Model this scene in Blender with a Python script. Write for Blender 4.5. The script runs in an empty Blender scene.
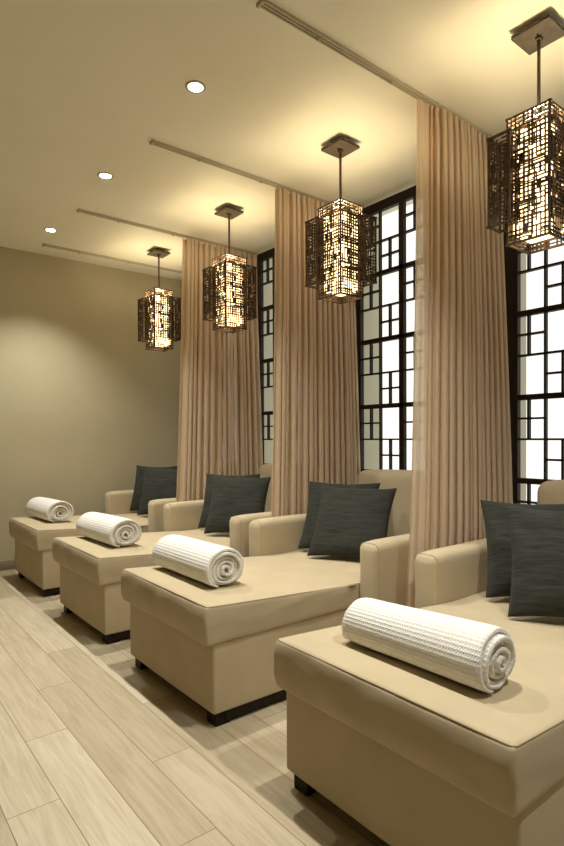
import bpy, bmesh, math, random
from mathutils import Vector, Matrix, noise

C = bpy.context.scene.collection
random.seed(7)
PI = math.pi

# ------------------------------------------------------------------ materials
def new_mat(name):
    m = bpy.data.materials.new(name); m.use_nodes = True
    nt = m.node_tree; b = nt.nodes['Principled BSDF']
    return m, nt, b

def N(nt, typ, **kw):
    n = nt.nodes.new(typ)
    for k, v in kw.items():
        setattr(n, k, v)
    return n

def math_node(nt, op, a, b=None, c=None):
    n = nt.nodes.new('ShaderNodeMath'); n.operation = op
    for i, v in enumerate((a, b, c)):
        if v is None: continue
        if isinstance(v, (int, float)): n.inputs[i].default_value = v
        else: nt.links.new(v, n.inputs[i])
    return n.outputs[0]

def noise_tex(nt, scale, detail=3, vec=None, rough=.5):
    n = nt.nodes.new('ShaderNodeTexNoise')
    n.inputs['Scale'].default_value = scale; n.inputs['Detail'].default_value = detail
    n.inputs['Roughness'].default_value = rough
    if vec is not None: nt.links.new(vec, n.inputs['Vector'])
    return n

def ramp2(nt, fac, c0, c1, p0=0, p1=1):
    r = nt.nodes.new('ShaderNodeValToRGB')
    r.color_ramp.elements[0].position = p0; r.color_ramp.elements[1].position = p1
    r.color_ramp.elements[0].color = (*c0, 1); r.color_ramp.elements[1].color = (*c1, 1)
    nt.links.new(fac, r.inputs[0])
    return r.outputs[0]

def bump(nt, b, height, strength, dist=.01):
    n = nt.nodes.new('ShaderNodeBump'); n.inputs['Strength'].default_value = strength
    n.inputs['Distance'].default_value = dist
    nt.links.new(height, n.inputs['Height']); nt.links.new(n.outputs[0], b.inputs['Normal'])

def sc(c, k): return tuple(x * k for x in c)

def painted(name, col, var=.04, scale=3, rough=.85):
    m, nt, b = new_mat(name)
    tc = N(nt, 'ShaderNodeTexCoord')
    n = noise_tex(nt, scale, 4, tc.outputs['Object'])
    nt.links.new(ramp2(nt, n.outputs['Fac'], sc(col, 1 - var), sc(col, 1 + var), .3, .7), b.inputs['Base Color'])
    b.inputs['Roughness'].default_value = rough
    b.inputs['Specular IOR Level'].default_value = .15
    n2 = noise_tex(nt, 180, 2, tc.outputs['Object'])
    bump(nt, b, n2.outputs['Fac'], .08, .002)
    return m

def woven(name, col, var=.1, threads=520, rough=.9, slub=None, sheen=.15):
    m, nt, b = new_mat(name)
    tc = N(nt, 'ShaderNodeTexCoord')
    n = noise_tex(nt, 6, 4, tc.outputs['Object'])
    if slub:
        mp = N(nt, 'ShaderNodeMapping'); mp.inputs['Scale'].default_value = slub
        nt.links.new(tc.outputs['Object'], mp.inputs[0])
        n = noise_tex(nt, 1, 5, mp.outputs[0], .65)
    nt.links.new(ramp2(nt, n.outputs['Fac'], sc(col, 1 - var), sc(col, 1 + var), .32, .68), b.inputs['Base Color'])
    b.inputs['Roughness'].default_value = rough
    b.inputs['Specular IOR Level'].default_value = .1
    b.inputs['Sheen Weight'].default_value = sheen
    n2 = noise_tex(nt, threads, 2, tc.outputs['Object'])
    h = n2.outputs['Fac']
    if slub:
        h = math_node(nt, 'ADD', h, math_node(nt, 'MULTIPLY', n.outputs['Fac'], 1.5))
    bump(nt, b, h, .25, .003)
    return m

M = {}
M['ceiling'] = painted('ceiling_paint', (.85, .80, .62), .015)
M['wall'] = painted('olive_taupe_paint', (.48, .43, .285), .03)
M['wall_dark'] = painted('low_fill_wall_paint', (.36, .32, .22), .03)  # unseen left and front walls, darkened to keep the fill light low
M['wall_light'] = painted('cream_reveal_paint', (.56, .54, .41), .02)
M['sofa'] = woven('tan_upholstery', (.50, .415, .27), .05, 700)
M['piping'] = woven('tan_piping', (.43, .35, .22), .05, 700)
M['pillow'] = woven('charcoal_linen', (.036, .038, .032), .34, 600, .95, (9, 120, 9), .05)
M['dark'] = painted('espresso_wood', (.018, .013, .009), .1, 20, .45)
M['frame'] = painted('black_brown_wood', (.022, .014, .009), .15, 30, .5)
M['baseboard'] = painted('baseboard_paint', (.30, .25, .17), .02)
M['plastic'] = painted('white_rail', (.50, .44, .31), .02)

# towel: waffle weave from UV
m, nt, b = new_mat('white_waffle_cotton')
uv = N(nt, 'ShaderNodeUVMap'); sep = N(nt, 'ShaderNodeSeparateXYZ'); nt.links.new(uv.outputs[0], sep.inputs[0])
su = math_node(nt, 'SINE', math_node(nt, 'MULTIPLY', sep.outputs[0], 2 * PI / .011))
sv = math_node(nt, 'SINE', math_node(nt, 'MULTIPLY', sep.outputs[1], 2 * PI / .009))
h = math_node(nt, 'MAXIMUM', su, sv)
nn = noise_tex(nt, 240, 3, N(nt, 'ShaderNodeTexCoord').outputs['Object'])
h = math_node(nt, 'ADD', h, math_node(nt, 'MULTIPLY', nn.outputs['Fac'], 1.6))
bump(nt, b, h, .5, .0022)
b.inputs['Base Color'].default_value = (.86, .84, .78, 1); b.inputs['Roughness'].default_value = .95
b.inputs['Specular IOR Level'].default_value = .05; b.inputs['Sheen Weight'].default_value = .2
M['towel'] = m

# bronze
m, nt, b = new_mat('dark_bronze')
n = noise_tex(nt, 60, 3, N(nt, 'ShaderNodeTexCoord').outputs['Object'])
nt.links.new(ramp2(nt, n.outputs['Fac'], (.055, .034, .018), (.125, .08, .042), .3, .7), b.inputs['Base Color'])
b.inputs['Metallic'].default_value = .35; b.inputs['Roughness'].default_value = .5
M['bronze'] = m
m, nt, b = new_mat('brushed_bronze_canopy')
n = noise_tex(nt, 25, 3, N(nt, 'ShaderNodeTexCoord').outputs['Object'])
nt.links.new(ramp2(nt, n.outputs['Fac'], (.10, .075, .045), (.15, .115, .07), .3, .7), b.inputs['Base Color'])
b.inputs['Metallic'].default_value = .4; b.inputs['Roughness'].default_value = .45
M['canopy'] = m

def emissive(name, col, s, noise_amt=0):
    m = bpy.data.materials.new(name); m.use_nodes = True; nt = m.node_tree
    nt.nodes.clear()
    o = N(nt, 'ShaderNodeOutputMaterial'); e = N(nt, 'ShaderNodeEmission')
    e.inputs['Color'].default_value = (*col, 1); e.inputs['Strength'].default_value = s
    nt.links.new(e.outputs[0], o.inputs[0])
    if noise_amt:
        n = noise_tex(nt, 9, 2, N(nt, 'ShaderNodeTexCoord').outputs['Object'])
        nt.links.new(math_node(nt, 'MULTIPLY_ADD', n.outputs['Fac'], s * noise_amt * 2, s * (1 - noise_amt)), e.inputs['Strength'])
    return m
M['diffuser'] = emissive('glowing_diffuser', (1, .68, .33), 5.0, .75)
M['halogen'] = emissive('halogen_lamp', (1, .95, .82), 60)
M['pane'] = emissive('backlit_frosted_glass', (1, .985, .90), 1.15)

# sheer curtain
m = bpy.data.materials.new('sheer_beige_linen'); m.use_nodes = True; nt = m.node_tree; nt.nodes.clear()
o = N(nt, 'ShaderNodeOutputMaterial'); tr = N(nt, 'ShaderNodeBsdfTransparent'); df = N(nt, 'ShaderNodeBsdfDiffuse')
tl = N(nt, 'ShaderNodeBsdfTranslucent'); m1 = N(nt, 'ShaderNodeMixShader'); m2 = N(nt, 'ShaderNodeMixShader')
uv = N(nt, 'ShaderNodeUVMap'); mp = N(nt, 'ShaderNodeMapping'); mp.inputs['Scale'].default_value = (300, 1.5, 1)
nt.links.new(uv.outputs[0], mp.inputs[0]); n = noise_tex(nt, 1, 3, mp.outputs[0])
col = ramp2(nt, n.outputs['Fac'], (.72, .575, .41), (.76, .61, .44), .3, .7)
nt.links.new(col, df.inputs[0]); nt.links.new(col, tl.inputs[0])
tr.inputs[0].default_value = (1, .95, .86, 1)
m1.inputs[0].default_value = .16; nt.links.new(df.outputs[0], m1.inputs[1]); nt.links.new(tl.outputs[0], m1.inputs[2])
m2.inputs[0].default_value = .10; nt.links.new(m1.outputs[0], m2.inputs[1]); nt.links.new(tr.outputs[0], m2.inputs[2])
nt.links.new(m2.outputs[0], o.inputs[0])
M['curtain'] = m

# wood plank floor: planks .165 x 1.335 m running along Y, thirds offset
m, nt, b = new_mat('pale_oak_planks')
tc = N(nt, 'ShaderNodeTexCoord'); sep = N(nt, 'ShaderNodeSeparateXYZ'); nt.links.new(tc.outputs['Object'], sep.inputs[0])
cx = math_node(nt, 'DIVIDE', math_node(nt, 'SUBTRACT', sep.outputs[0], .400 - .1655 * 30), .1655)
ci = math_node(nt, 'FLOOR', cx); cf = math_node(nt, 'FRACT', cx)
py = math_node(nt, 'DIVIDE', math_node(nt, 'SUBTRACT', math_node(nt, 'ADD', sep.outputs[1], 20 * 1.335), math_node(nt, 'MULTIPLY_ADD', ci, .445, .57)), 1.335)
pi_ = math_node(nt, 'FLOOR', py); pf = math_node(nt, 'FRACT', py)
cmb = N(nt, 'ShaderNodeCombineXYZ'); nt.links.new(ci, cmb.inputs[0]); nt.links.new(pi_, cmb.inputs[1])
wn = N(nt, 'ShaderNodeTexWhiteNoise'); wn.noise_dimensions = '2D'; nt.links.new(cmb.outputs[0], wn.inputs[0])
# grain
mp = N(nt, 'ShaderNodeMapping'); mp.inputs['Scale'].default_value = (42, 3.0, 1); nt.links.new(tc.outputs['Object'], mp.inputs[0])
off = N(nt, 'ShaderNodeVectorMath'); off.operation = 'ADD'; nt.links.new(mp.outputs[0], off.inputs[0])
sv3 = N(nt, 'ShaderNodeVectorMath'); sv3.operation = 'SCALE'; nt.links.new(wn.outputs['Color'], sv3.inputs[0]); sv3.inputs['Scale'].default_value = 50
nt.links.new(sv3.outputs[0], off.inputs[1])
g1 = noise_tex(nt, 1, 6, off.outputs[0], .62); g1.inputs['Distortion'].default_value = .8
plank = ramp2(nt, wn.outputs['Value'], (.44, .37, .25), (.61, .54, .40))
grain = ramp2(nt, g1.outputs['Fac'], (.80, .77, .70), (1.04, 1.04, 1.04), .3, .62)
mx = N(nt, 'ShaderNodeMix'); mx.data_type = 'RGBA'; mx.blend_type = 'MULTIPLY'; mx.inputs[0].default_value = 1
nt.links.new(plank, mx.inputs[6]); nt.links.new(grain, mx.inputs[7])
ex = math_node(nt, 'MULTIPLY', math_node(nt, 'MINIMUM', cf, math_node(nt, 'SUBTRACT', 1, cf)), .1655)
ey = math_node(nt, 'MULTIPLY', math_node(nt, 'MINIMUM', pf, math_node(nt, 'SUBTRACT', 1, pf)), 1.335)
gap = math_node(nt, 'LESS_THAN', math_node(nt, 'MINIMUM', ex, ey), .0014)
mg = N(nt, 'ShaderNodeMix'); mg.data_type = 'RGBA'; nt.links.new(gap, mg.inputs[0]); nt.links.new(mx.outputs[2], mg.inputs[6])
mg.inputs[7].default_value = (.20, .14, .08, 1)
nt.links.new(mg.outputs[2], b.inputs['Base Color'])
b.inputs['Roughness'].default_value = .42; b.inputs['Specular IOR Level'].default_value = .35
hh = math_node(nt, 'SUBTRACT', math_node(nt, 'MULTIPLY', g1.outputs['Fac'], .25), gap)
bump(nt, b, hh, .25, .002)
M['floor'] = m

# ------------------------------------------------------------------ mesh helpers
def box(bm, x0, x1, y0, y1, z0, z1, bev=0):
    vs = [bm.verts.new((x, y, z)) for x in (x0, x1) for y in (y0, y1) for z in (z0, z1)]
    f = [(0, 1, 3, 2), (4, 6, 7, 5), (0, 4, 5, 1), (2, 3, 7, 6), (0, 2, 6, 4), (1, 5, 7, 3)]
    fs = [bm.faces.new([vs[i] for i in q]) for q in f]
    if bev:
        es = list({e for q in fs for e in q.edges})
        bmesh.ops.bevel(bm, geom=es, offset=bev, segments=2, affect='EDGES', profile=.5)
    return vs

def tube(bm, pts, r, n=8, closed=False):
    pts = [Vector(p) for p in pts]; rings = []; L = len(pts)
    for i, p in enumerate(pts):
        a = pts[(i - 1) % L] if (closed or i > 0) else p
        c = pts[(i + 1) % L] if (closed or i < L - 1) else p
        t = (c - a).normalized()
        up = Vector((0, 0, 1)) if abs(t.z) < .9 else Vector((1, 0, 0))
        s = t.cross(up).normalized(); u = s.cross(t)
        rings.append([bm.verts.new(p + (s * math.cos(k * 2 * PI / n) + u * math.sin(k * 2 * PI / n)) * r) for k in range(n)])
    for i in range(L if closed else L - 1):
        A, B = rings[i], rings[(i + 1) % L]
        for k in range(n):
            bm.faces.new((A[k], A[(k + 1) % n], B[(k + 1) % n], B[k]))
    if not closed:
        bm.faces.new(rings[0][::-1]); bm.faces.new(rings[-1])

def disc(bm, c, r, z0, z1, n=32, r2=None):
    r2 = r if r2 is None else r2
    a = [bm.verts.new((c[0] + r * math.cos(k * 2 * PI / n), c[1] + r * math.sin(k * 2 * PI / n), z0)) for k in range(n)]
    d = [bm.verts.new((c[0] + r2 * math.cos(k * 2 * PI / n), c[1] + r2 * math.sin(k * 2 * PI / n), z1)) for k in range(n)]
    for k in range(n): bm.faces.new((a[k], a[(k + 1) % n], d[(k + 1) % n], d[k]))
    bm.faces.new(a[::-1]); bm.faces.new(d)

def softbox(bm, h, r, n, disp=None, center=(0, 0, 0)):
    """closed box of half sizes h with edge radius r, n interior cuts per axis, optional displacement"""
    def axis(H, k):
        e = [0, .18, .42, .7, 1.0]
        a = [-H + r * t for t in e]; inner = [(-H + r) + (2 * H - 2 * r) * i / k for i in range(1, k)]
        return a + inner + [-v for v in a[::-1]]
    ax = [axis(h[i], n[i]) for i in range(3)]
    c = Vector(center); cache = {}
    def V(p):
        key = tuple(round(v, 6) for v in p)
        if key not in cache:
            p = Vector(p)
            q = Vector([max(-(h[i] - r), min(h[i] - r, p[i])) for i in range(3)])
            d = p - q
            if d.length > 1e-9: p2 = q + d.normalized() * r
            else: p2 = p.copy()
            if disp: p2 = disp(p2)
            cache[key] = bm.verts.new(p2 + c)
        return cache[key]
    for i in range(3):
        j, k = (i + 1) % 3, (i + 2) % 3
        for s in (-1, 1):
            for a in range(len(ax[j]) - 1):
                for b_ in range(len(ax[k]) - 1):
                    q = []
                    for (u, v) in ((a, b_), (a + 1, b_), (a + 1, b_ + 1), (a, b_ + 1)):
                        p = [0, 0, 0]; p[i] = s * h[i]; p[j] = ax[j][u]; p[k] = ax[k][v]; q.append(V(p))
                    if len(set(q)) < 4: continue
                    if s < 0: q = q[::-1]
                    bm.faces.new(q)

def obj(name, bm, mat, parent=None, smooth=False, loc=None):
    me = bpy.data.meshes.new(name)
    bmesh.ops.recalc_face_normals(bm, faces=bm.faces)
    bm.to_mesh(me); bm.free()
    if mat is not None: me.materials.append(mat)
    if smooth:
        for p in me.polygons: p.use_smooth = True
    o = bpy.data.objects.new(name, me); C.objects.link(o)
    if parent: o.parent = parent
    if loc: o.location = loc
    return o

def empty(name, loc, rz=0):
    o = bpy.data.objects.new(name, None); C.objects.link(o)
    o.location = loc; o.rotation_euler = (0, 0, rz); o.empty_display_size = .1
    return o

def tag(o, label, cat, group=None):
    o['label'] = label; o['category'] = cat
    if group: o['group'] = group
    return o

def copy_tree(o, parent=None):
    c = o.copy(); C.objects.link(c)
    if parent: c.parent = parent
    for ch in list(o.children): copy_tree(ch, c)
    return c

def struct(name, bm, mat, parent=None):
    o = obj(name, bm, mat, parent)
    if parent is None: o['kind'] = 'structure'
    return o

# ------------------------------------------------------------------ room
H = 2.943; XW = 3.15; YB = 5.555; XL = -2.3; YN = -1.6; XP = 3.40
WIN = [(4.60, 5.475), (3.41, 4.285), (2.13, 3.005), (.865, 1.79), (-.30, .575)]   # window openings along the right wall; last one unseen, added for the light
bm = bmesh.new(); box(bm, XL - .1, XP + .15, YN - .1, YB + .1, -.1, 0); struct('floor', bm, M['floor'])
bm = bmesh.new(); box(bm, XL - .1, XP + .15, YN - .1, YB + .1, H, H + .1); struct('ceiling', bm, M['ceiling'])
bm = bmesh.new(); box(bm, XL - .1, XP + .15, YB, YB + .1, 0, H); struct('wall_back', bm, M['wall'])
bm = bmesh.new(); box(bm, XL - .1, XL, YN - .1, YB, 0, H); struct('wall_left', bm, M['wall_dark'])
bm = bmesh.new(); box(bm, XL, XP + .15, YN - .1, YN, 0, H); struct('wall_front', bm, M['wall_dark'])
bm = bmesh.new()
edges = [YB] + [v for w in WIN for v in (w[1], w[0])] + [YN]
for i in range(0, len(edges), 2):
    box(bm, XW, XP + .02, edges[i + 1], edges[i], 0, H)
struct('wall_right', bm, M['wall_light'])
bm = bmesh.new(); box(bm, XP + .05, XP + .14, YN, YB, 0, H); struct('wall_outer', bm, M['wall_light'])
bm = bmesh.new(); box(bm, XL, XW, YB - .014, YB, 0, .088, .003); struct('baseboard_back', bm, M['baseboard'])
bm = bmesh.new(); box(bm, XL, XL + .014, YN, YB - .014, 0, .088, .003); struct('baseboard_left', bm, M['baseboard'])

def make_window(i, y0, y1):
    zt = 2.925; sec = .4875; fw = .05; fs = .088 if i == 4 else .05; x0, x1 = XW - .028, XW + .012
    bm = bmesh.new()
    box(bm, x0, x1, y0, y0 + fw, 0, zt, .003); box(bm, x0, x1, y1 - fs, y1, 0, zt, .003)
    box(bm, x0, x1, y0 + fw, y1 - fw, zt - .07, zt, .003); box(bm, x0, x1, y0 + fw, y1 - fw, 0, .04, .003)
    mid = (y0 + y1 - (fs - fw)) / 2 if i != 4 else y1 - fs - .372
    box(bm, x0 + .004, x1, mid - .021, mid + .021, .04, zt - .07, .002)
    for k in range(1, 6):
        z = k * sec - .037
        box(bm, x0 + .004, x1 - .002, y0 + fw, y1 - fw, z - .016, z + .016, .002)
    root = struct('window_%d' % i, bm, M['frame'])
    bm = bmesh.new(); t = .0060; xa, xb = x0 + .008, x1 - .006
    hf = mid - .019 - (y0 + fw)
    for (ya, yb) in ((mid + .019, y1 - fw), (y0 + fw, mid - .019)):
        ym = (ya + yb) / 2       # far column a, near column b
        box(bm, xa, xb, ym - t, ym + t, .04, zt - .07)
        for k in range(6):
            zb = max(.04, k * sec - .022); zt_ = min(zt - .07, (k + 1) * sec - .053); hh = zt_ - zb
            qa = (ym + yb) / 2
            for f in (.5, .765): box(bm, xa, xb, ym + t, yb, zb + hh * f - t, zb + hh * f + t)
            box(bm, xa, xb, qa - t, qa + t, zb + hh * .5, zt_)
            qb = (ym + ya) / 2
            for f in (.5, .245): box(bm, xa, xb, ya, ym - t, zb + hh * f - t, zb + hh * f + t)
            box(bm, xa, xb, qb - t, qb + t, zb, zb + hh * .5)
    obj('window_lattice', bm, M['frame'], root)
    bm = bmesh.new(); box(bm, XP - .012, XP, y0 + .002, y1 - .002, .002, H - .002); obj('window_pane', bm, M['pane'], root)
for i, (a, b_) in enumerate(WIN): make_window(i + 1, a, b_)

# ------------------------------------------------------------------ chaise longues
W = .839; AW = .125; XF = 1.19; SY = [.644, 1.949, 3.137, 4.383]
def make_chaise():
    root = empty('chaise_lounge', (0, 0, 0))
    hy = W / 2
    def base_d(p):
        k = noise.noise(p * 3.1) * .0025
        s = Vector((0, 0, 0))
        if p.x < -.9: s.x = -.004 * (1 - (p.y / hy) ** 2)
        return p + s + Vector((k, k, 0))
    bm = bmesh.new(); L = 3.04 - XF
    softbox(bm, (L / 2, hy, .15), .012, (24, 12, 5), base_d, (XF + L / 2, hy, .21)); base = obj('base', bm, M['sofa'], root, True)
    # seat cushion
    x0, x1 = 1.158, 2.86; hx = (x1 - x0) / 2; hz = .083; cz = .4335; hcy = hy + .006
    def drop(X): return .056 * min(1.05, max(0, X - 1.16) / .95)
    def cush(p):
        u, v, w = p.x / hx, p.y / hcy, p.z / hz
        out = p.copy()
        if w > 0: out.z += .013 * (1 - min(1, abs(u)) ** 8) * (1 - min(1, abs(v)) ** 4) * w
        bul = .013 * max(0, 1 - w * w) ** .8
        wr = noise.noise(Vector((p.x * 5, p.y * 9, p.z * 16))) * .0065 * max(0, 1 - w * w)
        if u < -.95: out.x -= (bul + wr) * (1 if u < 0 else 0)
        arm = (p.x + x0 + hx) > 1.98
        if abs(v) > .95 and not arm: out.y += math.copysign(bul * .55 + wr * .6, v)
        out.z += noise.noise(Vector((p.x * 2.2, p.y * 2.6, 1.7))) * .004 * (1 if w > 0 else 0)
        X = p.x + x0 + hx
        out.z -= max(0, w) * drop(X)
        if abs(v) > .9 and arm: out.y = math.copysign(min(abs(out.y), hy - .001), v)
        return out
    bm = bmesh.new(); softbox(bm, (hx, hcy, hz), .014, (60, 30, 9), cush, (x0 + hx, hy, cz))
    cu = obj('seat_cushion', bm, M['sofa'], root, True)
    zt = cz + hz
    def rect(xa, xb, ya, yb, z, r=.014, arc=5, sl=True):
        pts = []
        for (cx_, cy_, a0) in ((xa + r, ya + r, PI), (xb - r, ya + r, 1.5 * PI), (xb - r, yb - r, 0), (xa + r, yb - r, .5 * PI)):
            for k in range(arc): 
                a = a0 + k * PI / 2 / (arc - 1); pts.append((cx_ + r * math.cos(a), cy_ + r * math.sin(a), z))
        out = []
        for k, p in enumerate(pts):
            q = pts[(k + 1) % len(pts)]; m = 12 if abs(p[0] - q[0]) > .3 else 1
            for e in range(m):
                X = p[0] + (q[0] - p[0]) * e / m; Y = p[1] + (q[1] - p[1]) * e / m; out.append((X, Y, z - (drop(X) if sl else 0)))
        return out
    bm = bmesh.new(); tube(bm, rect(x0 + .002, 2.02, -.004, W + .004, zt - .004), .0034, 8, True); obj('piping', bm, M['piping'], cu, True)
    bm = bmesh.new(); tube(bm, rect(x0 + .004, 2.02, -.002, W + .002, cz - hz + .006, sl=False), .003, 8, True); obj('piping', bm, M['piping'], cu, True)
    # armrests
    for s, ya in ((-1, -AW), (1, W)):
        yc = ya + AW / 2; La = 3.07 - 2.03; hza = (.675 - .06) / 2
        def arm_d(p, hza=hza, La=La):
            out = p.copy(); w = p.z / hza
            if w > .95: out.z += .006 * (1 - (p.y / (AW / 2)) ** 2)
            if p.x < -La / 2 + .05 and w > .7:   # front top rounds over
                out.z -= .012 * ((w - .7) / .3) ** 2 * (1 - (p.x + La / 2) / .05)
            out.x += noise.noise(p * 5) * .002
            return out
        bm = bmesh.new(); softbox(bm, (La / 2, AW / 2 - .0015, hza), .034, (16, 5, 12), arm_d, (2.03 + La / 2, yc, .06 + hza))
        a = obj('armrest', bm, M['sofa'], root, True)
        bm = bmesh.new()
        for xx in (2.031,):
            pts = [(2.052, yc - s * 0 - AW / 2 + .004, .08)]
            r = .03
            pts = [(2.052, yc - AW / 2 + .003, z) for z in (.08, .3, .5, .62)]
            for k in range(5):
                an = PI - k * PI / 2 / 4; pts.append((2.052, yc - AW / 2 + .003 + r + r * math.cos(an) - .0, .645 + (.028) * math.sin(an)))
            for k in range(5):
                an = PI / 2 - k * PI / 2 / 4; pts.append((2.052, yc + AW / 2 - .003 - r + r * math.cos(an), .645 + (.028) * math.sin(an)))
            pts += [(2.052, yc + AW / 2 - .003, z) for z in (.62, .5, .3, .08)]
            tube(bm, pts, .0019, 6)
        obj('piping', bm, M['piping'], a, True)
    # backrest
    def back_d(p):
        out = p.copy(); w = (p.z + .30) / .60
        if p.x < 0: out.x -= .02 * (1 - (p.y / .5) ** 2) * max(0, 1 - (2 * w - 1) ** 2)
        if w > .95: out.z += .012 * (1 - (p.y / hy) ** 2)
        return out
    bm = bmesh.new(); softbox(bm, (.10, hy - .004, .30), .06, (6, 16, 12), back_d, (2.975, hy, .662)); obj('backrest', bm, M['sofa'], root, True)
    # legs and the dark block under the base
    for (lx, ly) in ((XF + .02, .02), (XF + .02, W - .09), (2.95, .02), (2.95, W - .09)):
        bm = bmesh.new(); box(bm, lx, lx + .07, ly, ly + .07, 0, .0605, .003); obj('leg', bm, M['dark'], root)
    bm = bmesh.new(); box(bm, XF + .065, 2.94, .014, W - .014, .018, .0605); obj('under_base_block', bm, M['dark'], root)  # dark block filling the space between floor and base
    return root

chaise_labels = [
    'tan chaise longue closest to the viewer, only its foot and one armrest fully in view',
    'tan upholstered chaise longue second from the front, with dark pillows between its armrests',
    'tan chaise longue third from the front, partly hidden behind the second one',
    'tan chaise longue farthest away, standing beside the olive back wall']
proto = make_chaise()
for i, y in enumerate(SY):
    o = proto if i == 0 else copy_tree(proto)
    o.location = (0, y, 0); tag(o, chaise_labels[i], 'chaise longue', 'row of tan chaise longues')

# ------------------------------------------------------------------ rolled towels
def make_towel(seed, RS=1.0, L=.50, fl=.05):
    rnd = random.Random(seed); turns = 4.7; n = 260; th = .0150; NL = 26
    bm = bmesh.new(); uvl = bm.loops.layers.uv.new('UVMap')
    end = -2.05   # angle at which the outer layer ends (underneath, viewer side)
    cs = []; arc = 0; prev = None
    for i in range(n + 1):
        t = i / n; a = end - (1 - t) * turns * 2 * PI
        r = .005 + (.080 - .005) * t ** .85
        wob = 1 + .05 * math.sin(a * 1.3 + seed) * (1 - t) * 1.6
        cx_ = r * math.cos(a) * 1.07 * wob; cz_ = r * math.sin(a) * .95 * wob
        if prev: arc += math.hypot(cx_ - prev[0], cz_ - prev[1])
        prev = (cx_, cz_); cs.append((cx_, cz_, a, arc, t))
    def P_(i, side, j):
        x, z, a, s, t = cs[i]
        i0, i1 = max(0, i - 1), min(n, i + 1)
        tx, tz = cs[i1][0] - cs[i0][0], cs[i1][1] - cs[i0][1]; l = math.hypot(tx, tz) or 1
        nx, nz = tz / l, -tx / l
        if nx * x + nz * z < 0: nx, nz = -nx, -nz
        v = j / NL; yy = (v - .5) * L
        endk = (abs(2 * v - 1)) ** 14
        # each layer ends at a slightly different length; ragged ends
        yy += math.copysign(1, v - .5) * endk * (.010 * math.sin(s * 9 + seed) + .006 * noise.noise(Vector((s * 20, seed, 0))))
        k = (.5 if side else -.5) * th * (1 - .35 * endk)
        f = 1 + .018 * noise.noise(Vector((x * 9, yy * 7, z * 9 + seed))) * (1 if t > .7 else .3)
        return Vector(((x + nx * k) * f, yy, (z + nz * k) * f))
    g = {}
    for side in (0, 1):
        for i in range(n + 1):
            for j in range(NL + 1): g[side, i, j] = bm.verts.new(P_(i, side, j))
    def face(vs, uvs):
        try: f = bm.faces.new(vs)
        except ValueError: return
        for lp, q in zip(f.loops, uvs): lp[uvl].uv = q
    for side in (0, 1):
        for i in range(n):
            for j in range(NL):
                idx = ((i, j), (i + 1, j), (i + 1, j + 1), (i, j + 1))
                if side: idx = idx[::-1]
                face([g[side, a, b_] for a, b_ in idx], [(cs[a][3], b_ / NL * L) for a, b_ in idx])
    for j in (0, NL):
        for i in range(n):
            face([g[0, i, j], g[0, i + 1, j], g[1, i + 1, j], g[1, i, j]], [(cs[i][3], 0), (cs[i + 1][3], 0), (cs[i + 1][3], .012), (cs[i][3], .012)])
    for i in (0, n):
        for j in range(NL):
            face([g[0, i, j], g[0, i, j + 1], g[1, i, j + 1], g[1, i, j]], [(0, j / NL * L), (0, (j + 1) / NL * L), (.012, (j + 1) / NL * L), (.012, j / NL * L)])
    for v in bm.verts:
        k = RS * (1 + fl * (.5 - v.co.y / L)); v.co.x *= k; v.co.z *= k
        if v.co.z < -.045: v.co.z = -.045 + (v.co.z + .045) * .62
        v.co.z += .0505 * (k - 1)
    zmin = min(v.co.z for v in bm.verts)
    for v in bm.verts: v.co.z -= zmin
    return obj('rolled_towel', bm, M['towel'], None, True)

towel_spots = [(1.385, 1.060, .03)]
towel_spots += [(1.39, 2.43, .0), (1.40, 3.62, .05), (1.40, 4.94, .05)]
towel_labels = ['white waffle towel rolled up on the foot of the closest chaise',
                'white rolled towel on the foot of the second chaise from the front',
                'white rolled towel on the foot of the third chaise from the front',
                'small-looking white rolled towel on the farthest chaise by the back wall']
for i, (x, y, rz) in enumerate(towel_spots):
    o = make_towel(i + 1, *((.985, .505, .18) if i == 0 else (1.2, .55)))
    o.location = (x, y, .5185); o.rotation_euler = (0, 0, rz)
    tag(o, towel_labels[i], 'towel', 'rolled white towels')

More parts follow.
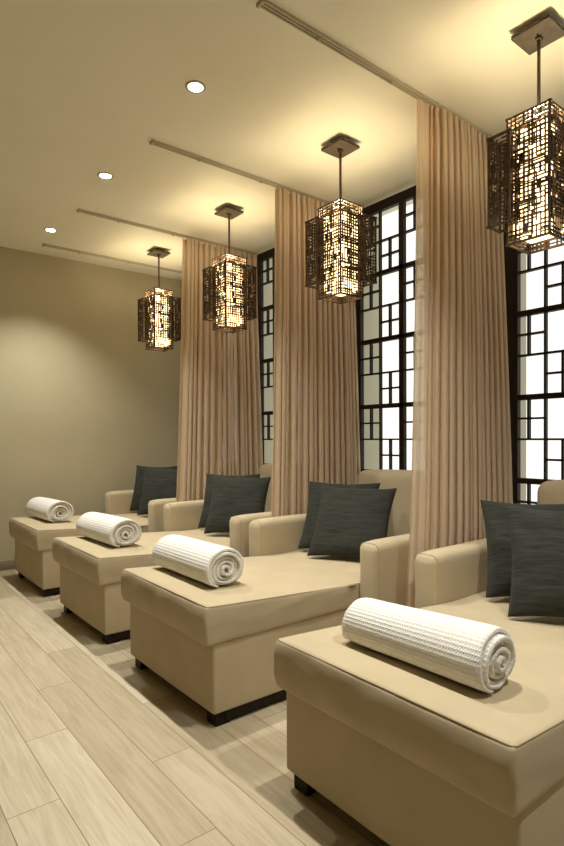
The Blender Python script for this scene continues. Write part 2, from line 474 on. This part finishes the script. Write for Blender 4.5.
# ------------------------------------------------------------------ pillows
def make_pillow(seed, w):
    bm = bmesh.new(); n = 34; T = .074; g = {}
    for s in (1, -1):
        for i in range(n + 1):
            for j in range(n + 1):
                u, v = math.sin((i / n - .5) * PI), math.sin((j / n - .5) * PI)
                edge = i in (0, n) or j in (0, n)
                if edge and s < 0: g[s, i, j] = g[1, i, j]; continue
                pin = .085
                x = u * (1 - pin * (1 - v * v) ** 1.0 * abs(u) ** 1.5)
                y = v * (1 - pin * (1 - u * u) ** 1.0 * abs(v) ** 1.5)
                t = ((1 - u ** 2) * (1 - v ** 2)) ** .42
                d = T * t
                cr = noise.noise(Vector((u * 2.3 + seed, v * 2.3, s * 3))) * .010 * t ** .5
                rad = math.atan2(v, u)
                d += cr + .0035 * math.sin(rad * 14 + seed) * (u * u + v * v) * t
                g[s, i, j] = bm.verts.new((x * w / 2, y * w / 2, s * d + (.006 * noise.noise(Vector((u * 2, v * 2, seed))))))
    for s in (1, -1):
        for i in range(n):
            for j in range(n):
                q = [g[s, i, j], g[s, i + 1, j], g[s, i + 1, j + 1], g[s, i, j + 1]]
                if s < 0: q = q[::-1]
                try: bm.faces.new(q)
                except ValueError: pass
    o = obj('throw_pillow', bm, M['pillow'], None, True)
    # stitched seam along the edge
    bm = bmesh.new()
    loop = []
    def E(u, v):
        pin = .085
        return (u * (1 - pin * (1 - v * v) * abs(u) ** 1.5) * w / 2, v * (1 - pin * (1 - u * u) * abs(v) ** 1.5) * w / 2, .006 * noise.noise(Vector((u * 2, v * 2, seed))))
    K = 16
    for (a, b_) in (((-1, -1), (1, -1)), ((1, -1), (1, 1)), ((1, 1), (-1, 1)), ((-1, 1), (-1, -1))):
        for k in range(K): loop.append(E(a[0] + (b_[0] - a[0]) * k / K, a[1] + (b_[1] - a[1]) * k / K))
    tube(bm, loop, .0022, 6, True); obj('seam', bm, M['pillow'], o, True)
    return o

def place_pillow(BL, th, lean, w, seed, label, roll=0):
    """BL bottom far corner on the seat; th turn of its face, lean backwards"""
    th, lean = math.radians(th), math.radians(lean)
    u = Vector((math.sin(th), -math.cos(th), 0)); back = Vector((math.cos(th), math.sin(th), 0))
    up = Vector((0, 0, 1)) * math.cos(lean) + back * math.sin(lean); nrm = u.cross(up)
    o = make_pillow(seed, w)
    R = Matrix((u, up, nrm)).transposed().to_4x4()
    c = Vector(BL) + u * w / 2 + up * w / 2
    o.matrix_world = Matrix.Translation(c) @ R @ Matrix.Rotation(math.radians(roll), 4, 'Z')
    return tag(o, label, 'pillow', 'charcoal throw pillows')

Z0 = .489
place_pillow((2.060, 1.161, Z0), 32, 26, .46, 1, 'front charcoal pillow on the closest chaise, cut by the right edge')
place_pillow((2.229, 1.360, Z0), 38, 28, .46, 2, 'charcoal pillow behind the front one on the closest chaise')
place_pillow((2.195, 2.519, Z0), 27, 34, .48, 3, 'front charcoal pillow on the second chaise, square and facing us')
place_pillow((2.290, 2.718, Z0), 30, 31, .48, 4, 'charcoal pillow tucked behind the front pillow of the second chaise')
place_pillow((2.112, 3.582, Z0), 37, 26, .46, 5, 'front charcoal pillow on the third chaise, before the middle curtain')
place_pillow((2.215, 3.850, Z0), 38, 25, .46, 6, 'charcoal pillow mostly hidden behind the front one on the third chaise')
place_pillow((2.145, 4.836, Z0), 40, 22, .46, 7, 'front charcoal pillow on the farthest chaise, lower corner by the armrest')
place_pillow((2.225, 5.190, Z0), 36, 18, .46, 8, 'rear charcoal pillow on the farthest chaise, showing against the olive wall')

# ------------------------------------------------------------------ ceiling tracks and curtains
TY = [1.805, 3.045, 4.30, 5.25]; TX0 = [1.347, 1.468, 1.462, 1.472]
track_labels = ['pale curtain track on the ceiling above the closest curtain',
                'pale ceiling curtain track leading to the middle curtain',
                'faint ceiling curtain track leading to the farthest curtain',
                'ceiling curtain track nearest the back wall, without a curtain in view']
for i, (y, x0) in enumerate(zip(TY, TX0)):
    bm = bmesh.new(); x1 = XW - .03
    box(bm, x0, x1, y - .018, y + .018, H - .005, H, .001)
    for yy in (-.018, -.0035, .011): box(bm, x0, x1, y + yy, y + yy + .007, H - .013, H - .005)
    t = obj('curtain_track', bm, M['plastic']); tag(t, track_labels[i], 'curtain track', 'curtain tracks on the ceiling')
    bm = bmesh.new(); box(bm, x0 - .012, x0, y - .024, y + .024, H - .018, H, .002); obj('end_cap', bm, M['plastic'], t)
    for k in range(2):
        bm = bmesh.new(); xx = x0 + .30 + .48 * k; box(bm, xx, xx + .016, y - .006, y + .006, H - .026, H - .014, .001); obj('glider', bm, M['plastic'], t)

def make_curtain(i, ytop, ybot, xlt, xlb, xr, label, nf=14):
    rnd = random.Random(40 + i); NC = 46 * nf; NR = 26; zt, zb = H - .034, .012
    # fold phase: widths vary
    knots = [rnd.uniform(.6, 1.5) for _ in range(nf)]; s = sum(knots); knots = [k / s for k in knots]
    amps = [rnd.uniform(.65, 1.06) for _ in range(nf + 1)]
    acc = [0]
    for k in knots: acc.append(acc[-1] + k)
    bm = bmesh.new(); uvl = bm.loops.layers.uv.new('UVMap'); rows = []
    for r in range(NR + 1):
        f = r / NR; z = zt + (zb - zt) * f; row = []
        low = max(0, min(1, (z - .7) / (zt - .7)))     # 0 at arm level, 1 at ceiling
        yc = ybot + (ytop - ybot) * low ** 1.15
        xl = xlb + (xlt - xlb) * (z / zt) ** .8
        for c in range(NC + 1):
            t = c / NC
            tt = .07 + .93 * t if t > 0 else .07
            # flat leading edge covers the first 16 percent
            te = t
            idx = 0
            while idx < nf - 1 and acc[idx + 1] < te: idx += 1
            lf = (te - acc[idx]) / knots[idx]; ph = 2 * PI * (idx + lf)
            a = amps[idx] * (1 - lf) + amps[idx + 1] * lf
            lead = min(1, max(.12, (t - .10) / .12)) if i == 0 else min(1, max(.4, t / .06))
            sharp = .040 + .003 * (1 - low)
            drift = .25 * noise.noise(Vector((t * 4, z * .12, i * 7.3)))
            yy = yc + a * sharp * lead * (.25 * math.sin(ph + drift) + .95 - 1.9 * abs(math.cos((ph + drift) / 2))) * (.82 if f < .02 else 1)
            xx = xl + (xr - xl) * t + .010 * math.sin(2 * ph + .6) * lead
            row.append(bm.verts.new((xx, yy, z)))
        rows.append(row)
    for r in range(NR):
        for c in range(NC):
            fc = bm.faces.new((rows[r][c], rows[r][c + 1], rows[r + 1][c + 1], rows[r + 1][c]))
            for lp, q in zip(fc.loops, ((c, r), (c + 1, r), (c + 1, r + 1), (c, r + 1))):
                lp[uvl].uv = (q[0] / NC, q[1] / NR)
    o = obj('curtain', bm, M['curtain'], None, True)
    tag(o, label, 'curtain', 'sheer beige curtains')
    # heading tape: a doubled strip along the top, following the folds
    bm = bmesh.new(); me = o.data; prev = None
    for c in range(0, NC + 1):
        a = me.vertices[c].co
        v1 = bm.verts.new((a.x, a.y - .003, zt + .004)); v2 = bm.verts.new((a.x, a.y - .003, zt - .045))
        if prev: bm.faces.new((prev[0], v1, v2, prev[1]))
        prev = (v1, v2)
    obj('heading_tape', bm, M['curtain'], o, True)
    return o
make_curtain(0, 1.80, 1.716, 2.315, 2.06, 3.02, 'tall sheer beige curtain closest to us, rising beside the large lantern', 18)
make_curtain(1, 3.04, 2.963, 2.365, 2.21, 3.10, 'middle sheer beige curtain hanging between the second and third chaises', 17)
make_curtain(2, 4.29, 4.184, 2.33, 2.13, 3.08, 'farthest sheer beige curtain hanging beside the last chaise', 16)

# ------------------------------------------------------------------ pendant lanterns
def lattice(bm, org, du, dv, W_, H_, rnd, pu=.0185, pv=.0165, pvert=.68, phor=.68, t=.0028):
    """random open fretwork of thin bars in the plane org + u*du + v*dv"""
    du, dv = Vector(du), Vector(dv); nrm = du.cross(dv)
    nu, nv = max(2, round(W_ / pu)), max(2, round(H_ / pv)); su, sv_ = W_ / nu, H_ / nv
    org = Vector(org)
    def bar(u0, u1, v0, v1, tt):
        pts = []
        for n_ in (-tt, tt):
            for (a, b_) in ((u0, v0), (u1, v0), (u1, v1), (u0, v1)):
                pts.append(bm.verts.new(org + du * a + dv * b_ + nrm * n_))
        for q in ((3, 2, 1, 0), (4, 5, 6, 7), (0, 1, 5, 4), (1, 2, 6, 5), (2, 3, 7, 6), (3, 0, 4, 7)):
            bm.faces.new([pts[k] for k in q])
    def runs(n_, p):
        out = []; on = rnd.random() < p; st = 0; k = 0
        while k < n_:
            ln = rnd.randint(2, 7) if on else rnd.randint(1, 4)
            if on: out.append((k, min(n_, k + ln)))
            k += ln; on = not on
            if not on and rnd.random() < p * .6: on = True
        return out
    for i in range(1, nu):
        tt = t * rnd.choice((.8, 1, 1, 1.5))
        for a, b_ in runs(nv, pvert): bar(i * su - tt, i * su + tt, a * sv_, b_ * sv_, t)
    for j in range(1, nv):
        tt = t * rnd.choice((.8, 1, 1, 1.4))
        for a, b_ in runs(nu, phor): bar(a * su, b_ * su, j * sv_ - tt, j * sv_ + tt, t)
    for _ in range(int(nu * nv * .02)):      # small solid squares
        i, j = rnd.randint(0, nu - 1), rnd.randint(0, nv - 2)
        bar(i * su, (i + 1) * su, j * sv_, (j + rnd.randint(1, 2)) * sv_, t * .9)

def cage_frame(bm, x0, x1, y0, y1, z0, z1, t=.0044):
    for x in (x0, x1):
        for y in (y0, y1): box(bm, x - t, x + t, y - t, y + t, z0, z1)
    for z in (z0, z1):
        for y in (y0, y1): box(bm, x0 - 2 * t, x1 + 2 * t, y - t, y + t, z - t, z + t)
        for x in (x0, x1): box(bm, x - t, x + t, y0 - 2 * t, y1 + 2 * t, z - t, z + t)

def four_faces(x0, x1, y0, y1):
    return [((x0, y0, 0), (1, 0, 0), x1 - x0), ((x1, y0, 0), (0, 1, 0), y1 - y0), ((x1, y1, 0), (-1, 0, 0), x1 - x0), ((x0, y1, 0), (0, -1, 0), y1 - y0)]

def make_lantern():
    rnd = random.Random(11); root = empty('pendant_lantern', (0, 0, 0)); z0, z1 = 2.025, 2.56; a = .09
    bm = bmesh.new(); box(bm, -.079, .079, -.083, .083, 2.904, 2.908); box(bm, -.079, .079, -.083, .083, 2.913, 2.917); box(bm, -.05, .05, -.05, .05, 2.908, 2.913); box(bm, -.04, .04, -.04, .04, 2.917, H - .0005)
    cn = obj('canopy', bm, M['canopy'], root)
    for (x, y) in ((-.022, -.004), (.022, .004)):
        bm = bmesh.new(); disc(bm, (x, y), .004, 2.9, 2.907, 12); obj('screw', bm, M['dark'], cn)
    bm = bmesh.new(); box(bm, -.0055, .0055, -.0055, .0055, 2.535, 2.908, .001); box(bm, -.012, .012, -.012, .012, 2.892, 2.908, .002); obj('rod', bm, M['bronze'], root)
    bm = bmesh.new(); cage_frame(bm, -a, a, -a, a, z0, z1)
    for z in (z1,):
        box(bm, -a, a, -.003, .003, z - .003, z + .003); box(bm, -.003, .003, -a, a, z - .003, z + .003)
    fr = obj('cage', bm, M['bronze'], root)
    for org, du, w_ in four_faces(-a, a, -a, a):
        bm = bmesh.new(); lattice(bm, (org[0], org[1], z0), du, (0, 0, 1), w_, z1 - z0, rnd); obj('fretwork_panel', bm, M['bronze'], fr)
    # inner cage, shorter
    b_ = .081; bm = bmesh.new(); cage_frame(bm, -b_, b_, -b_, b_, 2.124, 2.505, .0028)
    for z in (2.124, 2.505):
        for s in (-1, 1): box(bm, -a, -b_, s * b_ - .002, s * b_ + .002, z - .002, z + .002); box(bm, b_, a, s * b_ - .002, s * b_ + .002, z - .002, z + .002)
    ic = obj('inner_cage', bm, M['bronze'], root)
    for org, du, w_ in four_faces(-b_, b_, -b_, b_):
        bm = bmesh.new(); lattice(bm, Vector((org[0], org[1], 2.124)) + Vector(du) * .012, du, (0, 0, 1), w_ - .024, .381, rnd, .023, .021, .55, .55, .0026); obj('fretwork_panel', bm, M['bronze'], ic)
    # side cages at two opposite corners
    for (x0, x1, y0, y1) in ((-.139, -.05, .055, .150), (.05, .139, -.150, -.055)):
        bm = bmesh.new(); cage_frame(bm, x0, x1, y0, y1, 2.108, 2.487)
        sc_ = obj('side_cage', bm, M['bronze'], root)
        for org, du, w_ in four_faces(x0, x1, y0, y1):
            bm = bmesh.new(); lattice(bm, (org[0], org[1], 2.108), du, (0, 0, 1), w_, .379, rnd, .021, .018, .46, .50); obj('fretwork_panel', bm, M['bronze'], sc_)
    # glowing diffuser: four glass sides, open at the top
    d = .073; bm = bmesh.new()
    for (x0, x1, y0, y1) in ((-d, d, -d, -d + .003), (-d, d, d - .003, d), (-d, -d + .003, -d, d), (d - .003, d, -d, d)):
        box(bm, x0, x1, y0, y1, 2.06, 2.503)
    obj('diffuser', bm, M['diffuser'], root)
    bm = bmesh.new()
    for s in (-1, 1):
        box(bm, -a, a, s * d - .002, s * d + .002, 2.056, 2.060); box(bm, s * d - .002, s * d + .002, -a, a, 2.056, 2.060)
    obj('diffuser_holder', bm, M['bronze'], root)
    return root
PX = 2.354; PY = [1.194, 2.385, 3.588, 4.778]
lantern_labels = ['largest and closest pendant lantern of bronze fretwork, cut by the right edge',
                  'bronze fretwork pendant lantern hanging before the middle window and curtain',
                  'bronze fretwork pendant lantern hanging in front of the farthest curtain',
                  'smallest bronze fretwork pendant lantern, hanging against the olive back wall']
lp = make_lantern()
for i, y in enumerate(PY):
    o = lp if i == 0 else copy_tree(lp)
    o.location = (PX + (.012 if i == 0 else 0), y, 0); tag(o, lantern_labels[i], 'pendant lamp', 'fretwork pendant lanterns')

def light(name, typ, loc, energy, col, **kw):
    l = bpy.data.lights.new(name, typ); l.energy = energy; l.color = col
    for k, v in kw.items(): setattr(l, k, v)
    o = bpy.data.objects.new(name, l); C.objects.link(o); o.location = loc
    return o
for y in PY:
    light('lantern_bulb', 'POINT', (PX, y, 2.50), 13.5, (1, .82, .54), shadow_soft_size=.035)

# ------------------------------------------------------------------ downlights
DL = [(1.411, 2.446), (1.411, 3.637), (1.411, 4.858), (1.411, 1.25), (1.411, .05)]  # last two unseen, continuing the row to light the near end
dl_labels = ['brightest recessed ceiling downlight, closest of the three in view',
             'middle recessed ceiling downlight of the row of three',
             'recessed ceiling downlight farthest away, near the back wall', 'recessed ceiling downlight overhead, out of frame', 'recessed ceiling downlight behind the viewer, out of frame']
def make_downlight():
    bm = bmesh.new(); n = 40
    prof = [(.050, H), (.050, H - .004), (.046, H - .006), (.037, H - .005), (.034, H - .001), (.034, H - .0005)]
    rings = [[bm.verts.new((r * math.cos(k * 2 * PI / n), r * math.sin(k * 2 * PI / n), z)) for k in range(n)] for r, z in prof]
    for A, B in zip(rings, rings[1:]):
        for k in range(n): bm.faces.new((A[k], A[(k + 1) % n], B[(k + 1) % n], B[k]))
    o = obj('ceiling_downlight', bm, M['plastic'], None, True)
    bm = bmesh.new(); disc(bm, (0, 0), .033, H - .004, H - .001, 32); obj('lamp', bm, M['halogen'], o)
    return o
dp = make_downlight()
for i, (x, y) in enumerate(DL):
    o = dp if i == 0 else copy_tree(dp)
    o.location = (x, y, 0); tag(o, dl_labels[i], 'downlight', 'recessed downlights')
    light('downlight_beam', 'SPOT', (x, y, H - .03), 130, (1, .975, .90), spot_size=math.radians(105), spot_blend=.9, shadow_soft_size=.03)
# ------------------------------------------------------------------ world, camera, view
w = bpy.data.worlds.new('World'); bpy.context.scene.world = w; w.use_nodes = True
w.node_tree.nodes['Background'].inputs[0].default_value = (.9, .85, .7, 1); w.node_tree.nodes['Background'].inputs[1].default_value = .05

cam = bpy.data.cameras.new('Camera'); co = bpy.data.objects.new('Camera', cam); C.objects.link(co)
f, yaw, pitch, roll, ccy, ccx = 557.924, 38.4249, -.7285, -.2865, 444.33, 280.80
yaw, pitch, roll = (math.radians(v) for v in (yaw, pitch, roll))
F = Vector((math.sin(yaw) * math.cos(pitch), math.cos(yaw) * math.cos(pitch), math.sin(pitch)))
R = Vector((math.cos(yaw), -math.sin(yaw), 0)); U = R.cross(F)
R2 = R * math.cos(roll) + U * math.sin(roll); U2 = -R * math.sin(roll) + U * math.cos(roll)
mw = Matrix((R2, U2, -F)).transposed().to_4x4(); mw.translation = (0, 0, 1.2)
co.matrix_world = mw
cam.sensor_fit = 'VERTICAL'; cam.sensor_height = 36; cam.lens = f / 846 * 36
cam.shift_x = (282 - ccx) / 846; cam.shift_y = (ccy - 423) / 846
cam.clip_start = .05
bpy.context.scene.camera = co

S = bpy.context.scene
S.view_settings.view_transform = 'Standard'; S.view_settings.look = 'None'; S.view_settings.gamma = 1
S.view_settings.exposure = .05
S.view_settings.use_curve_mapping = False
S.cycles.transparent_max_bounces = 32; S.cycles.max_bounces = 10; S.cycles.diffuse_bounces = 5
S.cycles.use_denoising = True; S.cycles.sample_clamp_indirect = 6
